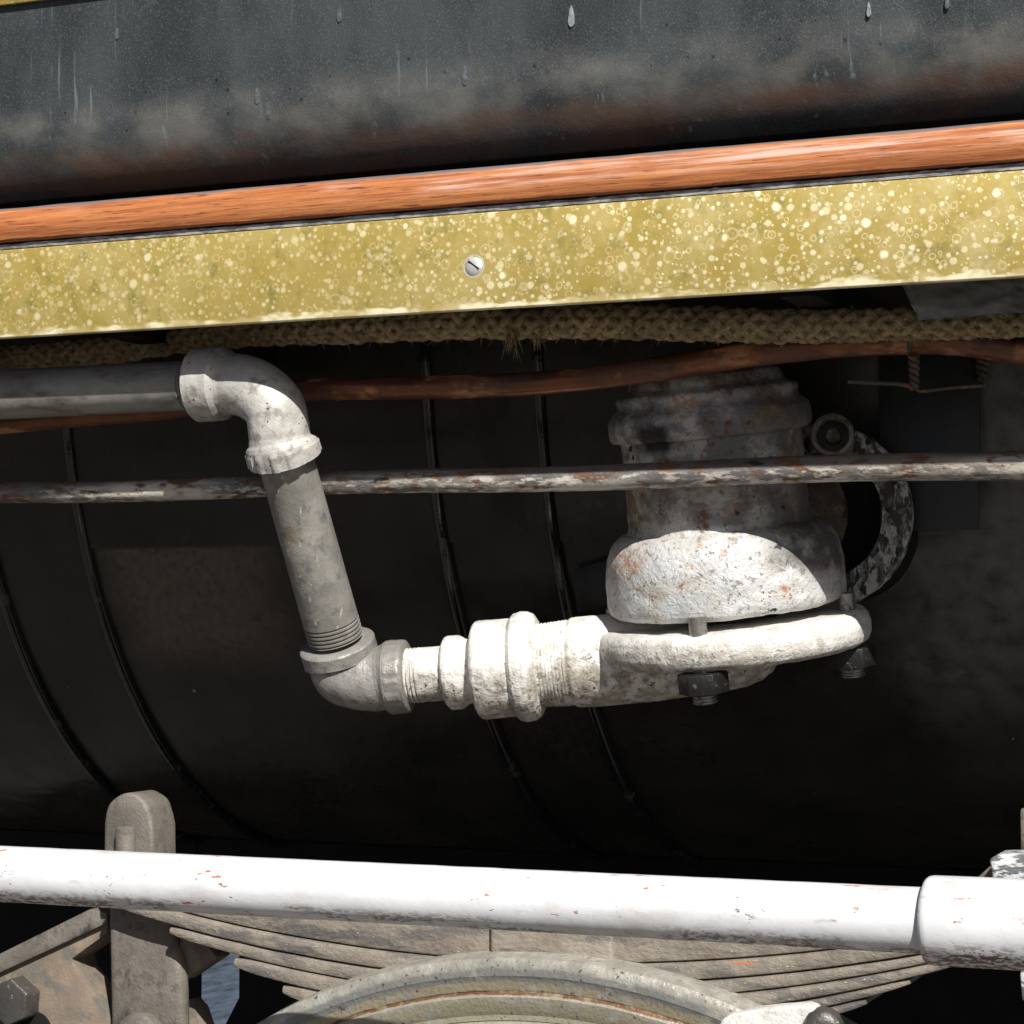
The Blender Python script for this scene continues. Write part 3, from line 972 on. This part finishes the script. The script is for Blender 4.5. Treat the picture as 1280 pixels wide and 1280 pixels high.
while px <= 975:
    spt.append((run_at(px), lerp_list(keys, px) + (.9 * (int(px / 2.2) % 2) if px < 712 else 0)))
    px += 1.5
tube(sp, spt, 96)
sp.build('inlet_tube', M['silver_valve'], valve, rough=.7, rscale=12, sharp=60)
gk = MB().lathe(V0 + vr * 2, vax, sc_([(-12.6, 40), (-12.6, 66), (-.4, 66), (-.4, 40)]), 96)
gk.build('joint_ring', M['bolt'], valve)
for i in range(4):
    a = math.radians(-20 + 90 * i)
    c = V0 + (vr * math.sin(a) + vf * math.cos(a)) * 149 * kv
    m = MB()
    hx = [c + (vr * math.cos(math.radians(60 * q + 12)) + vf * math.sin(math.radians(60 * q + 12))) * 31 * kv for q in range(6)]
    m.prism([p - vax * 58.5 * kv for p in hx], 25 * kv, -vax)
    nut = m.build('nut', M['bolt'], valve, bevel=2.2, rough=.5, rscale=10)
    m = MB()
    st = []
    for q in range(14):
        st.append(((-82 - q) * kv, (15 if q % 4 < 2 else 13.4) * kv))
    st.append((-97 * kv, 11 * kv))
    m.lathe(c, vax, [(8 * kv, 11 * kv), (-82 * kv, 11 * kv)] + st, 28)
    m.build('stud', M['stud'], valve, sharp=50).parent = nut

NK = V0 + vax * 118 * kv
ND = (RC + Vector((-12, 34, 0)) - NK)
nn = 30
MB().sweep([NK + ND * (i / nn) for i in range(nn + 1)], [lerp_list([(0, 66), (.4, 60), (.75, 58), (1, 60)], i / nn) * kv for i in range(nn + 1)], 64).build('branch_neck', M['neck'], valve, rough=2.5, rscale=16)
BC = at(1040, 543, 372)
bd = (CAM - BC).normalized()
bd = (bd + Vector((-.05, 0, .08))).normalized()
bprof = [(-90, 24), (-20, 26), (-4, 27), (0, 25.5), (1, 22), (-2, 20), (-40, 19), (-41, 11), (-30, 10), (-28, 7), (-28, 3)]
boss = MB().lathe(BC, bd, sc_(bprof), 64).build('drain_boss', M['neck_light'], valve, rough=.8, rscale=10, sharp=50)

MB().lathe(BC - bd * 39 * kv, bd, sc_([(0, 4), (0, 18.8), (2, 18.8), (2, 4)]), 40).build('hole_shade', M['bolt'], valve)  # dark disc added for the shade deep in the boss hole
m = MB()
hx = [BC - bd * 36 * kv + (vr * math.cos(math.radians(60 * q)) + vax * math.sin(math.radians(60 * q))) * 10 * kv for q in range(6)]
m.prism(hx, 11 * kv, bd)
m.build('inner_bolt', M['neck_light'], valve, bevel=1.5)

# ---------------------------------------------------------------- wheel
WC = Vector((-9.8, 105, -1239))
wheel = thing('wheel', 'large pale greasy steel wheel rim, below the leaf spring', 'wheel', WC)
tyre = [(150, 560), (150, 700), (150, 828), (120, 829), (70, 822), (12, 817), (5, 815), (1.5, 811), (0, 804), (0, 793), (2.5, 789), (3, 776), (5, 772.5), (3, 769), (0, 766)]
MB().lathe(WC, (0, 1, 0), tyre + [(3, 750), (8, 742), (8, 735), (150, 735)], 360).build('tyre', M['wheel'], wheel, sharp=30)
rim = [(10, 734.5), (5, 731), (2, 722), (2, 705), (6, 698), (12, 690), (12, 640), (30, 625), (110, 625), (110, 734.5)]
MB().lathe(WC, (0, 1, 0), rim, 300).build('rim', M['wheel'], wheel, sharp=30)
for i in range(12):
    a = math.radians(15 + 30 * i)
    d = Vector((math.cos(a), 0, math.sin(a)))
    s = Vector((-d.z, 0, d.x))
    m = MB()
    q = [WC + d * 140 - s * 48, WC + d * 640 - s * 32, WC + d * 640 + s * 32, WC + d * 140 + s * 48]
    m.prism([p + Vector((0, 30, 0)) for p in q], 60)
    m.build('spoke', M['wheel'], wheel, bevel=12, seg=3)
MB().lathe(WC, (0, 1, 0), [(-30, 40), (-30, 90), (-26, 96), (0, 130), (10, 150), (140, 150), (140, 40)], 96).build('hub', M['wheel'], wheel)

# small block with a dark end beside the wheel
bl = thing('spring_stop', 'pale block with a dark round bolt end at the lower edge, right of wheel top', 'block', at(975, 1290, 96))
m = MB()
m.plate([(900, 1275), (915, 1266), (960, 1260), (1005, 1257), (1018, 1262), (1024, 1340), (880, 1340)], 96, 40)
m.build('block', M['silver_valve'], bl, bevel=5, seg=3, rough=1.2, rscale=14)
c = at(1029, 1288, 92)
MB().lathe(c, (.25, -1, 0), [(-24, 25), (0, 25), (6, 22), (9, 14)], 40).build('bolt_end', M['nut'], bl, rough=1.5, rscale=8)

# ---------------------------------------------------------------- leaf spring
SPY = 150
spring = thing('leaf_spring', 'grimy stacked leaf spring curving up at both ends behind the white bar', 'spring', (-98, 195, -440))
LE = {1: (.000182, -436), 2: (.000196, -461), 3: (.000225, -484), 4: (.000262, -509), 5: (.00031, -533), 6: (.00036, -556), 7: (.00040, -578)}
ends = [(-690, 560), (-690, 560), (-584, 548), (-480, 528), (-405, 462), (-330, 407), (-250, 330)]
def low_z(i, x):
    a, z = LE[i]
    return z + a * (x + 98) ** 2
for i in range(1, 8):
    x0, x1 = ends[i - 1]
    m = MB()
    nn = 80
    th = 46 if i == 1 else 0
    top, bot = [], []
    rows = []
    for j in range(nn + 1):
        x = x0 + (x1 - x0) * j / nn
        zb = low_z(i, x) + .6
        zt = (low_z(i - 1, x) - .9) if i > 1 else low_z(1, x) + 52 - .00005 * (x + 98) ** 2
        e = min(j, nn - j)
        sh = (.62, .86, .97, 1, 1)[e] if e < 5 else 1.0
        c = (zb + zt) / 2
        h = (zt - zb) / 2 * sh
        bv = min(5.0, h * .8)
        wv = noise.noise(Vector((x / 60, i * 3.3, 0))) * 1.6
        y0 = SPY + wv + (i % 2) * 1.5
        zz = c
        rows.append([m.bm.verts.new(p) for p in ((x, y0 + bv, zz + h), (x, y0 + bv * .3, zz + h - bv * .3), (x, y0, zz + h - bv), (x, y0, zz - h + bv), (x, y0 + bv * .3, zz - h + bv * .3), (x, y0 + bv, zz - h), (x, y0 + 92, zz - h), (x, y0 + 92, zz + h))])
    for j in range(nn):
        for q in range(8):
            m.bm.faces.new((rows[j][q], rows[j + 1][q], rows[j + 1][(q + 1) % 8], rows[j][(q + 1) % 8]))
    m.bm.faces.new(rows[0])
    m.bm.faces.new(rows[-1][::-1])
    m.build('spring_leaf', M['leaf'], spring, sharp=40)
bk0, bk1 = at(612, 1180, SPY - 6).x, at(766, 1190, SPY - 6).x
m = MB().box(bk0, bk1, SPY - 7, SPY + 100, -610, -372)
m.build('spring_buckle', M['leaf'], spring, bevel=6, seg=3)

# ---------------------------------------------------------------- spring hangers
def hanger(dx, label, with_pin=True):
    t = thing('spring_hanger', label, 'spring hanger', at(183, 1150, 186) + Vector((dx, 0, 0)), 'spring hangers at the ends of the leaf spring')
    sh = Vector((dx, 0, 0))
    m = MB()
    out = [(129, 1110), (129, 1030), (132, 1012), (141, 999), (154, 992), (166, 992), (177, 999), (185, 1012), (190, 1034), (192, 1110)]
    top = bez([(a, b, 0) for a, b in out[1:-1]], 48)
    out = [out[0]] + [(p.x, p.y) for p in top] + [out[-1]]
    m.prism([at(a, b, 148) + sh for a, b in out], 66)
    m.build('hanger_head', M['hanger'], t, bevel=6, seg=3, rough=1, rscale=14)
    m = MB()
    p0, p1 = at(157, 1100, 143) + sh, at(157, 1033, 143) + sh
    m.sweep([p0, p1.lerp(p0, .1), p1.lerp(p0, .03), p1], [14.5, 14.5, 13, 9], 32)
    m.build('pin', M['hanger'], t)
    m = MB()
    st = [(134, 1125), (212, 1125), (216, 1180), (225, 1205), (228, 1240), (229, 1345), (138, 1345)]
    m.prism([at(a, b, 186) + sh for a, b in st], 26)
    m.build('hanger_strap', M['hanger'], t, bevel=11, seg=3, rough=1.2, rscale=14)
    m = MB()
    c = at(178, 1300, 186) + sh
    m.lathe(c + Vector((0, 6, 0)), (0, -1, 0), [(0, 40), (18, 39), (24, 34), (27, 24)], 48)
    m.build('pin_head', M['hanger'], t, rough=1, rscale=12)
    return t
hanger(0, 'grey forged spring hanger with rounded top, left of wheel')

rh = thing('end_bracket', 'scraped pale bolt head on a dusty bracket behind the white bar sleeve', 'bracket', at(1270, 1110, 120))
MB().plate([(1205, 1112), (1236, 1084), (1262, 1070), (1330, 1070), (1330, 1240), (1205, 1180)], 170, 30).build('bracket_plate', M['bracket'], rh, bevel=2)
MB().plate([(1236, 1075), (1242, 1068.5), (1256, 1067), (1330, 1067), (1330, 1130), (1262, 1130), (1242, 1112)], 100, 60).build('bolt_head', M['scraped'], rh, bevel=4, seg=3, rough=1.2, rscale=12)
MB().plate([(1274, 1010), (1330, 1010), (1330, 1066), (1275, 1066)], 186, 40).build('strap_top', M['hanger'], rh, bevel=5)
MB().plate([(1274, 1214), (1330, 1214), (1330, 1258), (1277, 1252)], 120, 40).build('strap_foot', M['scraped'], rh, bevel=4)

# frame bracket at lower left
br = thing('frame_bracket', 'dusty brown angled frame bracket carrying a large oily nut, bottom left', 'bracket', at(60, 1240, 200))
def tri(m, pts, y, th): m.plate(pts, y, th)
m = MB()
m.plate([(-60, 1223), (0, 1192), (112, 1136), (133, 1141), (134, 1154), (0, 1216), (-60, 1246)], 198, 96)
m.build('upper_arm', M['hanger'], br, bevel=3, rough=.8, rscale=20)
m = MB()
m.plate([(-60, 1235), (0, 1206), (133, 1146), (135, 1166), (89, 1199), (95, 1214), (142, 1276), (150, 1345), (-60, 1345)], 208, 60)
m.build('gusset', M['bracket'], br, bevel=2, rough=.8, rscale=20)
m = MB()
m.plate([(222, 1140), (240, 1160), (271, 1197), (228, 1226)], 204, 40)
m.build('far_arm', M['bracket'], br, bevel=1.5)
m = MB()
m.plate([(232, 1250), (243, 1262), (256, 1300), (256, 1345), (232, 1345)], 250, 40)
m.build('lower_arm', M['bracket'], br, bevel=1.5)
c = at(27, 1249, 206)
m = MB()
hx = [c + Vector((math.cos(math.radians(60 * q + 24)) * 36, 0, math.sin(math.radians(60 * q + 24)) * 36)) for q in range(6)]
m.prism([p + Vector((0, -34, 0)) for p in hx], 36)
nut = m.build('nut', M['nut'], br, bevel=4, seg=3, rough=2, rscale=14)
c = at(4, 1292, 206)
MB().lathe(at(44, 1290, 206), (0, -1, 0), [(0, 30), (5, 30), (6, 20), (6, 4)], 40).build('dark_recess', M['black'], br)  # raised black disc painting in the dark of a recess
MB().lathe(c, (0, -1, 0), [(0, 34), (20, 33), (27, 24)], 40).build('rivet', M['nut'], br, rough=1, rscale=14)

# ---------------------------------------------------------------- white bar
WB = Vector((0, -120, -320))
bar = thing('white_bar', 'long white painted round bar with chipped paint and thicker sleeve at its right', 'bar', WB)
n = 120
MB().sweep([WB + Vector((-900 + 1500 * i / n, 0, 0)) for i in range(n + 1)], [36.2] * (n + 1), 64).build('bar_shaft', M['white'], bar, rough=.35, rscale=40)
xs = at(1157, 1150, -120).x
sk = [(0, 36), (0, 42), (1.5, 45.5), (5, 48), (10, 48.8), (60, 49), (420, 49)]
MB().sweep([WB + Vector((xs + h, 0, 1)) for h, r in sk], [r for h, r in sk], 64, None, False).build('sleeve', M['white'], bar, sharp=60)

# ---------------------------------------------------------------- inner frame plates, in shade below the boiler
fr = thing('inner_frame', 'sooty black frame plates under the boiler with a narrow gap', 'frame', (0, 1250, -700))
FY = 1250
xl, xm = at(244, 1220, FY).x, at(299, 1220, FY).x
MB().box(-1700, xl, FY, FY + 25, -2000, -409).build('frame_plate', M['black'], fr)
MB().box(xm, 1600, FY, FY + 25, -2000, -409).build('frame_plate', M['black'], fr)
MB().box(xl + .5, xm - .5, FY + 4, FY + 24, at(270, 1176, FY).z, -410).build('frame_tie', M['black'], fr)
MB().prism([at(301, 1243, FY + 2), at(282, 1280, FY + 2), at(282, 1400, FY + 2), at(310, 1400, FY + 2), at(310, 1230, FY + 2)], 20).build('corner_plate', M['black'], fr)
